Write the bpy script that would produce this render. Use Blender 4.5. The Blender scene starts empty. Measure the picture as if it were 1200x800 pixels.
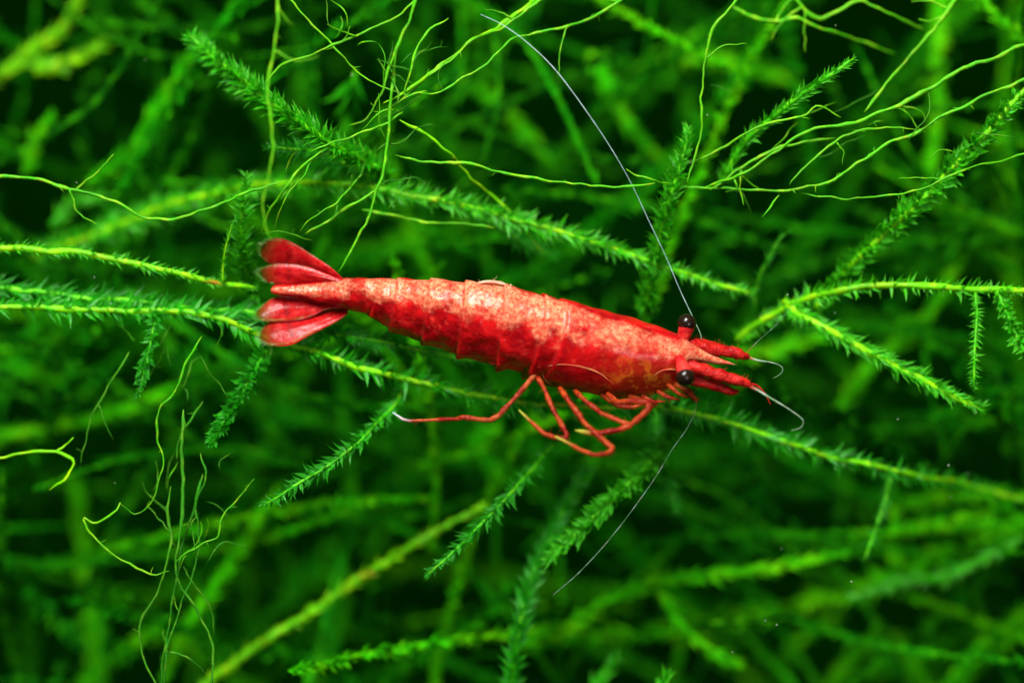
import bpy, math, random
from mathutils import Vector, Matrix, noise

# ------------------------------------------------------------------ camera, light, exposure
SC = bpy.context.scene
COL = SC.collection
W_PX, H_PX = 1200.0, 800.0
MM = 0.001
FRAME_W = 49.0 * MM                 # width of the sharp plane in the picture
LENS, SENSOR = 100.0, 36.0
DIST = FRAME_W * LENS / SENSOR      # camera to sharp plane
PITCH = math.radians(50)
RT = Vector((1, 0, 0))
UP = Vector((0, math.sin(PITCH), math.cos(PITCH)))
FW = Vector((0, math.cos(PITCH), -math.sin(PITCH)))
FOCUS = Vector((0, 0, 0.075))
CAM = FOCUS - FW * DIST
PX = FRAME_W / W_PX                 # metres per photo pixel in the sharp plane


def P(x, y, w=0.0):
    """photo pixel + distance in mm towards the camera from the sharp plane -> point"""
    d = DIST - w * MM
    k = d / DIST * PX
    return CAM + FW * d + RT * ((x - W_PX / 2) * k) + UP * ((H_PX / 2 - y) * k)


cam_data = bpy.data.cameras.new('camera')
cam_data.lens = LENS
cam_data.sensor_width = SENSOR
cam_data.clip_start = 0.005
cam_data.clip_end = 5.0
cam_data.dof.use_dof = True
cam_data.dof.focus_distance = DIST - 0.6 * MM
cam_data.dof.aperture_fstop = 13.5
cam = bpy.data.objects.new('camera', cam_data)
COL.objects.link(cam)
cam.matrix_world = Matrix.Translation(CAM) @ Matrix((
    (RT.x, UP.x, -FW.x), (RT.y, UP.y, -FW.y), (RT.z, UP.z, -FW.z))).to_4x4()
SC.camera = cam

world = bpy.data.worlds.new('World')
SC.world = world
world.use_nodes = True
world.node_tree.nodes['Background'].inputs[0].default_value = (0.25, 0.6, 0.3, 1)
world.node_tree.nodes['Background'].inputs[1].default_value = 0.008


def area(name, u, v, w, size, power, col=(1, 1, 1), aim=(0, 0, 0)):
    l = bpy.data.lights.new(name, 'AREA')
    l.shape = 'RECTANGLE'
    l.size, l.size_y = size
    l.energy = power
    l.color = col
    o = bpy.data.objects.new(name, l)
    COL.objects.link(o)
    o.location = FOCUS + RT * u + UP * v - FW * w
    tgt = FOCUS + RT * aim[0] + UP * aim[1] - FW * aim[2]
    o.rotation_euler = (tgt - o.location).to_track_quat('-Z', 'Y').to_euler()
    return o


area('tank_lamp', -0.025, 0.115, 0.115, (0.10, 0.035), 0.80, (0.98, 1.0, 0.95))
area('fill_lamp', 0.05, -0.035, 0.12, (0.03, 0.03), 0.045, (1.0, 1.0, 0.97))  # added fill from below-front, brightens the lower flank of the shrimp

SC.view_settings.view_transform = 'Standard'
SC.view_settings.look = 'None'
SC.view_settings.gamma = 1
SC.view_settings.exposure = 0.0
SC.render.engine = 'CYCLES'
SC.cycles.use_denoising = True
SC.cycles.max_bounces = 8
SC.cycles.transparent_max_bounces = 24
SC.cycles.caustics_reflective = False
SC.cycles.caustics_refractive = False

rnd = random.Random(7)

# ------------------------------------------------------------------ materials


class NT:
    def __init__(self, name):
        self.m = bpy.data.materials.new(name)
        self.m.use_nodes = True
        self.t = self.m.node_tree
        self.t.nodes.clear()
        self.out = self.t.nodes.new('ShaderNodeOutputMaterial')

    def n(self, typ, ins=None, **kw):
        nd = self.t.nodes.new(typ)
        for k, v in kw.items():
            setattr(nd, k, v)
        for k, v in (ins or {}).items():
            s = nd.inputs[k]
            if hasattr(v, 'is_output'):
                self.t.links.new(v, s)
            else:
                s.default_value = v
        return nd

    def coords(self, scale=1000.0):
        c = self.n('ShaderNodeTexCoord')
        return self.n('ShaderNodeVectorMath', {0: c.outputs['Object'], 1: (scale, scale, scale)},
                      operation='MULTIPLY').outputs[0]

    def noise(self, vec, scale, detail=3.0, rough=0.55):
        return self.n('ShaderNodeTexNoise', {'Vector': vec, 'Scale': scale, 'Detail': detail,
                                             'Roughness': rough}).outputs[0]

    def ramp(self, fac, a, b):
        return self.n('ShaderNodeMapRange', {0: fac, 1: a, 2: b, 3: 0.0, 4: 1.0}, clamp=True).outputs[0]

    def mix(self, fac, a, b):
        nd = self.t.nodes.new('ShaderNodeMix')
        nd.data_type = 'RGBA'
        for k, v in ((0, fac), (6, a), (7, b)):
            if hasattr(v, 'is_output'):
                self.t.links.new(v, nd.inputs[k])
            else:
                nd.inputs[k].default_value = v if k == 0 else (*v, 1.0)
        return nd.outputs[2]

    def math(self, op, a, b=0.0):
        return self.n('ShaderNodeMath', {0: a, 1: b}, operation=op).outputs[0]

    def attr(self, name):
        return self.n('ShaderNodeAttribute', attribute_name=name).outputs['Fac']

    def surf(self, s):
        self.t.links.new(s, self.out.inputs['Surface'])
        return self.m


def plant_mat(name, c_a, c_b, c_c, rough=0.45, transl=0.4, clear=0.0, grain=4.0, spec=0.35, spots=False):
    """c_a..c_b: hue spread between plants, c_c: lighter cells in blotches"""
    t = NT(name)
    co = t.coords()
    rn = t.n('ShaderNodeObjectInfo').outputs['Random']
    base = t.mix(rn, c_a, c_b)
    nz = t.noise(co, grain, 4.0)
    base = t.mix(t.ramp(nz, 0.48, 0.72), base, c_c)
    if spots:
        base = t.mix(t.ramp(t.noise(co, 0.55, 2.0), 0.69, 0.75), base, (0.36, 0.20, 0.01))
    n2 = t.noise(co, grain * 0.22, 2.0)
    hsv = t.n('ShaderNodeHueSaturation', {'Color': base, 'Value': t.n('ShaderNodeMapRange', {0: n2, 1: 0.3, 2: 0.7, 3: 0.65, 4: 1.25}).outputs[0]})
    base = hsv.outputs[0]
    bump = t.n('ShaderNodeBump', {'Height': t.noise(co, grain * 3, 3.0), 'Strength': 0.5, 'Distance': 0.00006})
    b = t.n('ShaderNodeBsdfPrincipled', {'Base Color': base, 'Roughness': rough,
                                         'Specular IOR Level': spec, 'Normal': bump.outputs[0]})
    tr = t.n('ShaderNodeBsdfTranslucent', {'Color': base})
    s = t.n('ShaderNodeMixShader', {0: transl, 1: b.outputs[0], 2: tr.outputs[0]}).outputs[0]
    if clear > 0:
        tp = t.n('ShaderNodeBsdfTransparent', {'Color': (0.55, 1.0, 0.5, 1)})
        s = t.n('ShaderNodeMixShader', {0: clear, 1: s, 2: tp.outputs[0]}).outputs[0]
    return t.surf(s)


M_STEM = plant_mat('moss_stem', (0.035, 0.42, 0.004), (0.08, 0.50, 0.005), (0.20, 0.62, 0.008), 0.4, 0.25, 0, 2.5, 0.15)
M_STEMY = plant_mat('moss_stem_yellow', (0.17, 0.62, 0.004), (0.12, 0.56, 0.004), (0.46, 0.78, 0.008), 0.35, 0.25, 0, 1.6, 0.15, True)
M_LEAF = plant_mat('moss_leaf', (0.006, 0.26, 0.006), (0.022, 0.40, 0.006), (0.09, 0.60, 0.03), 0.22, 0.45, 0.2, 5.0, 0.45)
M_LEAFB = plant_mat('moss_leaf_bright', (0.022, 0.44, 0.005), (0.06, 0.55, 0.006), (0.20, 0.70, 0.03), 0.24, 0.45, 0.08, 5.0, 0.4)
M_ROOT = plant_mat('moss_rhizoid', (0.05, 0.40, 0.005), (0.10, 0.46, 0.006), (0.28, 0.56, 0.012), 0.4, 0.2, 0, 2.2, 0.15, True)
M_ROOTD = plant_mat('moss_rhizoid_dull', (0.02, 0.20, 0.006), (0.05, 0.25, 0.008), (0.12, 0.32, 0.012), 0.5, 0.2, 0, 2.2, 0.15)
M_BACK = plant_mat('moss_deep_shaded', (0.0005, 0.026, 0.002), (0.013, 0.29, 0.003), (0.05, 0.42, 0.003), 0.6, 0.35, 0, 0.8, 0.02)  # shade of the depth is painted in: darker than the moss in front
M_DEEPB = plant_mat('moss_deep_bright', (0.03, 0.48, 0.003), (0.08, 0.58, 0.003), (0.20, 0.70, 0.004), 0.6, 0.35, 0, 0.8, 0.02)
M_BED = plant_mat('moss_bed_shaded', (0.0004, 0.010, 0.0004), (0.0004, 0.010, 0.0004), (0.001, 0.025, 0.0006), 0.9, 0.0, 0, 0.35, 0.0)  # near-black so the gaps go dark: shade put into the bed colour


def shell_mat():
    t = NT('shrimp_shell')
    co = t.coords()
    dors, seg, organ, head = t.attr('dors'), t.attr('seg'), t.attr('organ'), t.attr('head')
    big = t.noise(co, 0.8, 3.0)
    mid = t.noise(co, 2.3, 5.0, 0.65)
    fine = t.noise(co, 13.0, 3.0, 0.7)
    red = t.mix(t.ramp(big, 0.36, 0.64), (0.26, 0.002, 0.004), (0.56, 0.006, 0.007))
    red = t.mix(t.ramp(mid, 0.56, 0.80), red, (0.78, 0.05, 0.03))
    red = t.mix(t.math('MULTIPLY', t.ramp(t.noise(co, 1.3, 3.0, 0.5), 0.52, 0.70), 0.55), red, (0.22, 0.003, 0.006))
    # yellow-brown organs under the thin shell of the head
    og = t.math('MULTIPLY', organ, t.ramp(t.noise(co, 1.7, 3.0, 0.6), 0.50, 0.60))
    red = t.mix(t.math('MULTIPLY', organ, 0.6), red, (0.28, 0.030, 0.005))
    red = t.mix(t.math('MULTIPLY', og, .6), red, (0.70, 0.20, 0.012))
    # pale chromatophores: single cells, packed on the ridge and thinning out down the flank
    vc = t.n('ShaderNodeTexVoronoi', {'Vector': co, 'Scale': 11.0, 'Randomness': 1.0})
    sep = t.n('ShaderNodeSeparateColor', {0: vc.outputs['Color']})
    dd = t.math('ADD', dors, t.math('MULTIPLY', t.math('SUBTRACT', t.noise(co, 1.15, 5.0, 0.6), 0.5), 1.9))
    dd = t.math('ADD', dd, t.math('MULTIPLY', t.math('SUBTRACT', sep.outputs[0], 0.5), 0.16))
    dd = t.math('ADD', dd, t.math('MULTIPLY', t.math('SUBTRACT', fine, 0.5), 0.15))
    pale = t.ramp(dd, 0.50, 1.18)
    pcol = t.mix(t.ramp(t.math('ADD', t.math('MULTIPLY', t.noise(co, 4.5, 4.0, 0.6), 0.8), t.math('MULTIPLY', sep.outputs[1], 0.2)), 0.36, 0.62), (0.56, 0.055, 0.024), (0.72, 0.29, 0.15))
    col = t.mix(t.math('MULTIPLY', pale, 0.95), red, pcol)
    # brown pepper dots
    vo = t.n('ShaderNodeTexVoronoi', {'Vector': co, 'Scale': 5.2})
    dot = t.math('MULTIPLY', t.math('LESS_THAN', vo.outputs['Distance'], 0.20), t.ramp(dors, 0.1, 0.5))
    col = t.mix(t.math('MULTIPLY', dot, 0.8), col, (0.22, 0.03, 0.015))
    col = t.mix(t.math('MULTIPLY', seg, 0.5), col, (0.42, 0.012, 0.012))
    bh = t.math('ADD', t.math('MULTIPLY', t.noise(co, 1.5, 2.0, 0.5), 1.0), t.math('MULTIPLY', fine, 0.03))
    bst = t.n('ShaderNodeMapRange', {0: head, 1: 0.0, 2: 1.0, 3: 0.55, 4: 0.2}).outputs[0]
    bump = t.n('ShaderNodeBump', {'Height': bh, 'Strength': bst, 'Distance': 0.00042})
    b = t.n('ShaderNodeBsdfPrincipled', {
        'Base Color': col, 'Roughness': 0.26, 'Specular IOR Level': 0.17, 'Normal': bump.outputs[0],
        'Coat Weight': 0.04, 'Coat Roughness': 0.1,
        'Subsurface Weight': 0.6, 'Subsurface Radius': (1.0, 0.10, 0.06), 'Subsurface Scale': 0.0006})
    return t.surf(b.outputs[0])


def blade_mat():
    t = NT('shrimp_tail_blade')
    co = t.coords()
    e = t.attr('edge')
    nz = t.noise(co, 3.0, 4.0, 0.6)
    col = t.mix(t.ramp(nz, 0.4, 0.7), (0.30, 0.002, 0.004), (0.54, 0.016, 0.014))
    col = t.mix(t.math('MULTIPLY', t.ramp(t.attr('rib'), 0.35, 0.9), 0.6), col, (0.16, 0.002, 0.004))
    ee = t.math('ADD', e, t.math('MULTIPLY', t.math('SUBTRACT', nz, 0.5), 0.35))
    col = t.mix(t.ramp(ee, 0.55, 0.95), col, (0.09, 0.045, 0.006))
    bump = t.n('ShaderNodeBump', {'Height': t.noise(co, 2.0, 3.0), 'Strength': 0.3, 'Distance': 0.00015})
    b = t.n('ShaderNodeBsdfPrincipled', {'Base Color': col, 'Roughness': 0.27, 'Normal': bump.outputs[0],
                                         'Specular IOR Level': 0.16, 'Subsurface Weight': 0.3,
                                         'Subsurface Radius': (1, .15, .1), 'Subsurface Scale': 0.0004})
    tp = t.n('ShaderNodeBsdfTransparent', {'Color': (1, .8, .6, 1)})
    f = t.math('MULTIPLY', t.ramp(ee, 0.45, 0.95), 0.7)
    return t.surf(t.n('ShaderNodeMixShader', {0: f, 1: b.outputs[0], 2: tp.outputs[0]}).outputs[0])


def limb_mat(name, c1, c2, tip=None, rough=0.32, clear=0.0, root=None):
    t = NT(name)
    co = t.coords()
    nz = t.noise(co, 1.5, 5.0, 0.7)
    col = t.mix(t.ramp(nz, 0.44, 0.60), c1, c2)
    if tip:
        col = t.mix(t.ramp(t.attr('along'), 0.86, 0.97), col, tip)
    if root:
        col = t.mix(t.ramp(t.attr('along'), 0.03, 0.16), root, col)
    bump = t.n('ShaderNodeBump', {'Height': t.noise(co, 9.0, 3.0), 'Strength': 0.6, 'Distance': 0.0001})
    b = t.n('ShaderNodeBsdfPrincipled', {'Base Color': col, 'Roughness': rough, 'Normal': bump.outputs[0],
                                         'Specular IOR Level': 0.15, 'Subsurface Weight': 0.35,
                                         'Subsurface Radius': (1, .12, .08), 'Subsurface Scale': 0.0003})
    s = b.outputs[0]
    if clear:
        tp = t.n('ShaderNodeBsdfTransparent')
        s = t.n('ShaderNodeMixShader', {0: clear, 1: s, 2: tp.outputs[0]}).outputs[0]
    return t.surf(s)


def eye_mat():
    t = NT('shrimp_eye')
    co = t.coords()
    vo = t.n('ShaderNodeTexVoronoi', {'Vector': co, 'Scale': 26.0})
    col = t.mix(t.ramp(vo.outputs['Distance'], 0.2, 0.6), (0.005, 0.003, 0.002), (0.014, 0.007, 0.004))
    bump = t.n('ShaderNodeBump', {'Height': vo.outputs['Distance'], 'Strength': 0.12, 'Distance': 0.00002})
    b = t.n('ShaderNodeBsdfPrincipled', {'Base Color': col, 'Roughness': 0.22, 'Specular IOR Level': 0.35,
                                         'Normal': bump.outputs[0]})
    return t.surf(b.outputs[0])


M_SHELL = shell_mat()
M_BLADE = blade_mat()
M_LIMB = limb_mat('shrimp_limb', (0.22, 0.004, 0.003), (0.44, 0.055, 0.008), None, .26, .35)
M_LIMBT = limb_mat('shrimp_limb_pale_tip', (0.22, 0.004, 0.003), (0.46, 0.09, 0.02), (0.55, 0.62, 0.62), .26, .3)
M_LIMBY = limb_mat('shrimp_limb_yellow_tip', (0.22, 0.004, 0.003), (0.44, 0.06, 0.008), (0.40, 0.42, 0.04), .26, .3)
M_STALK = limb_mat('shrimp_stalk', (0.36, 0.003, 0.005), (0.60, 0.03, 0.022))
M_FEEL = limb_mat('shrimp_feeler_red', (0.28, 0.002, 0.003), (0.52, 0.018, 0.012))
M_WHIP = limb_mat('shrimp_feeler_pale', (0.20, 0.36, 0.18), (0.45, 0.55, 0.42), None, 0.3, 0.5, (0.5, 0.03, 0.02))
M_WHIPF = limb_mat('shrimp_feeler_faint', (0.10, 0.30, 0.10), (0.50, 0.62, 0.50), None, 0.3, 0.68, (0.4, 0.03, 0.02))
M_WHIPW = limb_mat('shrimp_feeler_white', (0.36, 0.50, 0.46), (0.66, 0.76, 0.76), None, 0.3, 0.48, (0.30, 0.40, 0.25))
M_SETA = limb_mat('shrimp_seta', (0.12, 0.30, 0.03), (0.45, 0.55, 0.22), None, 0.3, 0.78)
M_CREASE = limb_mat('shrimp_crease', (0.55, 0.05, 0.02), (0.66, 0.22, 0.08))
M_FLAKE = limb_mat('shrimp_flake', (0.70, 0.30, 0.20), (0.75, 0.52, 0.40))
M_EYE = eye_mat()
M_SPECK = limb_mat('water_speck', (0.35, 0.42, 0.25), (0.6, 0.6, 0.45))

# ------------------------------------------------------------------ mesh helpers


def mesh_obj(name, verts, faces, mat, parent=None, origin=None, smooth=True, attrs=None):
    me = bpy.data.meshes.new(name)
    o0 = origin if origin is not None else Vector()
    me.from_pydata([tuple(Vector(v) - o0) for v in verts], [], faces)
    if smooth:
        me.polygons.foreach_set('use_smooth', [True] * len(faces))
    for k, vals in (attrs or {}).items():
        a = me.attributes.new(k, 'FLOAT', 'POINT')
        a.data.foreach_set('value', vals)
    me.materials.append(mat)
    o = bpy.data.objects.new(name, me)
    COL.objects.link(o)
    if parent:
        o.parent = parent
    elif origin is not None:
        o.location = origin
    return o


def thing(name, label, cat, loc, group=None):
    e = bpy.data.objects.new(name, None)
    e.empty_display_size = 0.002
    COL.objects.link(e)
    e.location = loc
    tag(e, label, cat, group)
    return e


def tag(o, label, cat, group=None):
    o['label'] = label
    o['category'] = cat
    if group:
        o['group'] = group
    return o


def catmull(pts, step):
    """even resampling of a smooth curve through the points"""
    pts = [Vector(p) for p in pts]
    if len(pts) == 2:
        pts = [pts[0], (pts[0] + pts[1]) / 2, pts[1]]
    ext = [pts[0] * 2 - pts[1]] + pts + [pts[-1] * 2 - pts[-2]]
    dense = []
    for i in range(1, len(ext) - 2):
        a, b, c, d = ext[i - 1:i + 3]
        for k in range(24):
            t = k / 24
            dense.append(0.5 * ((2 * b) + (c - a) * t + (2 * a - 5 * b + 4 * c - d) * t * t
                                + (3 * b - a - 3 * c + d) * t ** 3))
    dense.append(pts[-1])
    acc = [0.0]
    for i in range(1, len(dense)):
        acc.append(acc[-1] + (dense[i] - dense[i - 1]).length)
    n = max(2, int(acc[-1] / step))
    out, j = [], 0
    for i in range(n + 1):
        s = acc[-1] * i / n
        while j < len(acc) - 2 and acc[j + 1] < s:
            j += 1
        seg = acc[j + 1] - acc[j]
        f = (s - acc[j]) / seg if seg > 0 else 0
        out.append(dense[j].lerp(dense[j + 1], f))
    return out, acc[-1]


def frames(path, hint):
    fr = []
    n = len(path)
    N = Vector(hint)
    for i in range(n):
        T = (path[min(i + 1, n - 1)] - path[max(i - 1, 0)]).normalized()
        N = (N - T * N.dot(T))
        if N.length < 1e-9:
            N = T.orthogonal()
        N.normalize()
        fr.append((T, N.copy(), T.cross(N).normalized()))
    return fr


def tube(path, rad, sides=7, hint=None, rough=0.0, seed=0, flat=1.0):
    """rad: function of 0..1 -> metres. Closed ends. Returns verts, faces, along."""
    fr = frames(path, hint or -FW)
    V, F, A = [], [], []
    n = len(path)
    for i, p in enumerate(path):
        t = i / (n - 1)
        T, N, B = fr[i]
        r0 = rad(t)
        for k in range(sides):
            a = 2 * math.pi * k / sides
            r = r0
            if rough:
                r *= 1 + rough * noise.noise(Vector((i * 0.45 + seed * 7.3, k * 1.7, seed * 1.9)))
            V.append(p + N * (math.cos(a) * r * flat) + B * (math.sin(a) * r))
            A.append(t)
    for i in range(n - 1):
        for k in range(sides):
            k2 = (k + 1) % sides
            F.append((i * sides + k, i * sides + k2, (i + 1) * sides + k2, (i + 1) * sides + k))
    F.append(tuple(range(sides - 1, -1, -1)))
    F.append(tuple(range((n - 1) * sides, n * sides)))
    return V, F, A


def add(dst, src):
    b = len(dst[0])
    dst[0].extend(src[0])
    dst[1].extend(tuple(b + i for i in f) for f in src[1])
    if len(dst) > 2:
        dst[2].extend(src[2] if len(src) > 2 else [0.0] * len(src[0]))


# ------------------------------------------------------------------ the ground under the moss
def ground():
    n, size = 90, 0.9
    V, F = [], []
    for j in range(n + 1):
        for i in range(n + 1):
            # finer towards the middle
            a, b = i / n * 2 - 1, j / n * 2 - 1
            x, y = size * a * abs(a), size * b * abs(b)
            z = 0.004 * noise.fractal(Vector((x * 90, y * 90, 1.3)), 0.7, 2.1, 4) - 0.002
            V.append((x, y, z))
    for j in range(n):
        for i in range(n):
            k = j * (n + 1) + i
            F.append((k, k + 1, k + n + 2, k + n + 1))
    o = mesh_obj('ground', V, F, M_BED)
    o['kind'] = 'structure'


ground()

# ------------------------------------------------------------------ moss leaves and fronds


def leaf_template(length, width, cup, curl, twist=0.0, rows=6, sickle=0.0):
    V, F = [], []
    for i in range(rows):
        t = i / (rows - 1)
        hw = width * 0.5 * (0.35 + 0.65 * math.sin(math.pi * min(1, t * 1.25 + 0.12) ** 0.9)) * (1 - t ** 3) ** 0.7 if t < 1 else 0.012 * width
        a = curl * t * t
        x = length * (t - 0.25 * abs(curl) * t ** 3)
        z = length * a * 0.55
        tw = twist * t
        for s in (-1, 0, 1):
            yy = s * hw + sickle * t * t * length
            zz = z + (cup * hw if s else 0)
            V.append(Vector((x, yy * math.cos(tw), zz + yy * math.sin(tw))))
    for i in range(rows - 1):
        for s in (0, 1):
            k = i * 3 + s
            F.append((k, k + 1, k + 4, k + 3))
    return V, F


LEAF_SETS = {}


def leaf_meshes(kind, mat):
    key = (kind, mat.name)
    if key in LEAF_SETS:
        return LEAF_SETS[key]
    out = []
    r = random.Random(kind)
    for q in range(12):
        if kind == 'lance':
            V, F = leaf_template(1.0, r.uniform(.19, .30), .5, r.uniform(-.1, .6), r.uniform(-.7, .7), 6, r.uniform(-.3, .3))
        elif kind == 'scoop':
            V, F = leaf_template(1.0, r.uniform(.30, .44), .9, r.uniform(.7, 1.4), r.uniform(-.4, .4), 6, r.uniform(-.25, .25))
        else:
            V, F = leaf_template(1.0, r.uniform(.16, .24), .4, r.uniform(.3, 1.1), r.uniform(-.9, .9), 6, r.uniform(-.5, .5))
        me = bpy.data.meshes.new('leaf')
        me.from_pydata([tuple(v) for v in V], [], F)
        me.polygons.foreach_set('use_smooth', [True] * len(F))
        me.materials.append(mat)
        out.append((me, V, F))
    LEAF_SETS[key] = out
    return out


def leaf_places(path, fr, spacing, L, ang, spread, r, taper, both=1.0, rad=lambda t: 1e-4):
    """matrices of leaves up a stem, in two loose ranks plus a few over the top"""
    out = []
    total = sum((path[i + 1] - path[i]).length for i in range(len(path) - 1))
    n = int(total / spacing)
    side = 1
    for q in range(n):
        f = (q + r.uniform(-.3, .3) + 0.5) / n
        f = min(max(f, 0), 1)
        x = f * (len(path) - 1)
        i = min(int(x), len(path) - 2)
        p = path[i].lerp(path[i + 1], x - i)
        T, N, B = fr[i]
        side = -side
        if side < 0 and r.random() > both:
            continue
        ph = r.gauss(0, spread)
        if r.random() < 0.38:
            ph = r.uniform(-1.4, 1.6)
        S = (B * side) * math.cos(ph) + N * math.sin(ph)
        a = ang * r.uniform(.6, 1.45)
        if r.random() < .12:
            continue
        X = (T * math.cos(a) + S * math.sin(a)).normalized()
        # the inner face of a leaf looks up the stem
        Z = (T * math.sin(a) - S * math.cos(a)).normalized()
        Zc = (N + Z * r.uniform(-.2, .75) + B * r.uniform(-.45, .45)).normalized()
        Z = (Zc - X * Zc.dot(X)).normalized()
        Y = Z.cross(X)
        ln = L * r.uniform(.4, 1.3) * taper(f)
        m = Matrix((X, Y, Z)).transposed().to_4x4()
        m = Matrix.Translation(p + S * rad(f) * 0.6) @ m @ Matrix.Scale(ln, 4)
        out.append(m)
    # bud of small leaves at the tip
    T, N, B = fr[-1]
    for q in range(7):
        a = r.uniform(.1, .5)
        ph = r.uniform(0, 6.28)
        S = B * math.cos(ph) + N * math.sin(ph)
        X = (T * math.cos(a) + S * math.sin(a)).normalized()
        Z = (T * math.sin(a) - S * math.cos(a)).normalized()
        Y = Z.cross(X)
        m = Matrix((X, Y, Z)).transposed().to_4x4()
        out.append(Matrix.Translation(path[-1] - T * 0.0001 * r.uniform(0, 2)) @ m @ Matrix.Scale(L * taper(1.0) * r.uniform(.6, .9), 4))
    return out


def wiggle(path, amp, freq, seed):
    out = []
    for i, p in enumerate(path):
        q = Vector((i * freq + seed * 11.7, seed * 3.1, 0))
        out.append(p + (RT * noise.noise(q) + UP * noise.noise(q + Vector((0, 9, 0)))
                        + FW * noise.noise(q + Vector((0, 0, 17)))) * amp)
    return out


def pts3(raw, w):
    """raw: list of (x, y) or (x, y, depth)"""
    return [P(p[0], p[1], p[2] if len(p) > 2 else w) for p in raw]


def stem_and_leaves(host_name, parent, base, raw, w, opt, seed):
    r = random.Random(seed)
    path, total = catmull(pts3(raw, w), 0.00028)
    path = wiggle(path, 0.00014, 0.13, seed)
    r0 = opt.get('r', 0.13) * MM
    rt = opt.get('rt', 0.45)
    rad = lambda t: r0 * (1 - (1 - rt) * t)
    tilt = opt.get('tilt', 0.25)
    hint = (-FW + UP * tilt + RT * r.uniform(-.2, .2)).normalized()
    V, F, A = tube(path, lambda t: rad(t) * min(1, .2 + (1 - t) * total / (.8 * MM)), 7, hint, 0.35, seed)
    st = mesh_obj(host_name, V, F, opt.get('stem_mat', M_STEM), parent, base)
    if opt.get('spacing', 1) <= 0:
        return st
    fr = frames(path, hint)
    tf = opt.get('tip', 0.55)
    taper = lambda f: 1 - (1 - tf) * max(0, (f - .72) / .28)
    ms = leaf_places(path, fr, opt.get('spacing', .2) * .175 * MM, opt.get('L', .75) * .98 * MM, opt.get('ang', .85),
                     opt.get('spread', .5), r, taper, opt.get('both', 1.0), rad)
    lm = leaf_meshes(opt.get('kind', 'lance'), opt.get('leaf_mat', M_LEAF))
    if opt.get('joined'):
        dst = ([], [])
        for m in ms:
            me, LV, LF = r.choice(lm)
            add(dst, ([m @ v for v in LV], LF))
        fo = mesh_obj('foliage', dst[0], dst[1], opt.get('leaf_mat', M_LEAF), st, base)
        fo['kind'] = 'stuff'
    else:
        cap = opt.get('cap', 290)
        r.shuffle(ms)
        if len(ms) > cap:                # past the limit the rest of the leaves are one mass
            dst = ([], [])
            for m in ms[cap:]:
                me, LV, LF = r.choice(lm)
                add(dst, ([m @ v for v in LV], LF))
            fo = mesh_obj('foliage', dst[0], dst[1], opt.get('leaf_mat', M_LEAF), st, base)
            fo['kind'] = 'stuff'
        for m in ms[:cap]:
            lf = bpy.data.objects.new('leaf', r.choice(lm)[0])
            COL.objects.link(lf)
            lf.parent = st
            m2 = m.copy()
            m2.translation = m.translation - base
            lf.matrix_basis = m2
    return st


SEED = [100]


def frond(label, raw, w=0.0, branches=(), **opt):
    SEED[0] += 1
    base = P(raw[0][0], raw[0][1], raw[0][2] if len(raw[0]) > 2 else w)
    e = thing('moss_frond', label, 'moss', base, 'moss fronds around the shrimp')
    opt.setdefault('cap', 290 if not branches else max(60, 290 - 110 * len(branches)))
    stem_and_leaves('stem', e, base, raw, w, opt, SEED[0])
    for i, (braw, bopt) in enumerate(branches):
        o = dict(opt)
        o['cap'] = 110
        o.update(bopt)
        stem_and_leaves('branch', e, base, braw, o.get('w', w), o, SEED[0] * 13 + i)
    return e


Y = dict(stem_mat=M_STEMY)
BR = dict(leaf_mat=M_LEAFB)

# ---- fronds at and just behind the sharp plane
frond('dense bright frond ending in a blunt tip, above the tail fan of the shrimp',
      [(455, 205, -4), (425, 188, -2), (380, 164, 0), (322, 124, 1.5), (270, 84, 2.5), (240, 58, 3), (222, 42, 3)],
      spacing=.085, L=.92, ang=.85, r=.18, rt=.6, tip=.7, **BR)
frond('long yellow-stemmed leafy frond passing right behind the back of the shrimp',
      [(120, 272, -9), (200, 240, -8), (285, 220, -6), (380, 215, -3.5), (470, 226, -3), (560, 246, -2.8), (650, 270, -2.8), (735, 297, -2.8),
       (800, 320, -2.8), (880, 344, -3.2)],
      spacing=.17, L=.85, ang=.8, r=.19, rt=.55, tip=.5, **Y, **BR)
frond('bright leafy frond pointing away from the snout below the arched stem',
      [(918, 352, -3.4), (945, 374, -2.4), (985, 394, -2), (1030, 419, -1.6), (1080, 446, -1.2), (1118, 464, -1.1), (1150, 479, -1)],
      spacing=.13, L=.75, ang=.7, r=.18, rt=.85, tip=.7, **Y, **BR)
frond('yellow-green stem with sparse tiny leaves ending beside the upper tail blades',
      [(-40, 290, -1), (60, 294, -1), (130, 302, -1), (215, 322, -1), (268, 333, -1.5), (300, 338, -2)],
      spacing=.24, L=.5, ang=.7, r=.17, rt=.75, branches=[
          ([(262, 332, -1), (262, 300, -.5), (270, 262, 0)], dict(L=.35, r=.05))], **Y, **BR)
frond('leafy green stem running above the beaded yellow one towards the tail',
      [(-40, 330, -2), (20, 342, -2), (80, 347, -2), (150, 352, -2), (220, 360, -2), (290, 366, -2.2), (390, 389, -2.4), (470, 404, -2.6), (560, 424, -4)],
      spacing=.2, L=.9, ang=.65, r=.15, spread=.4)
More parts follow.
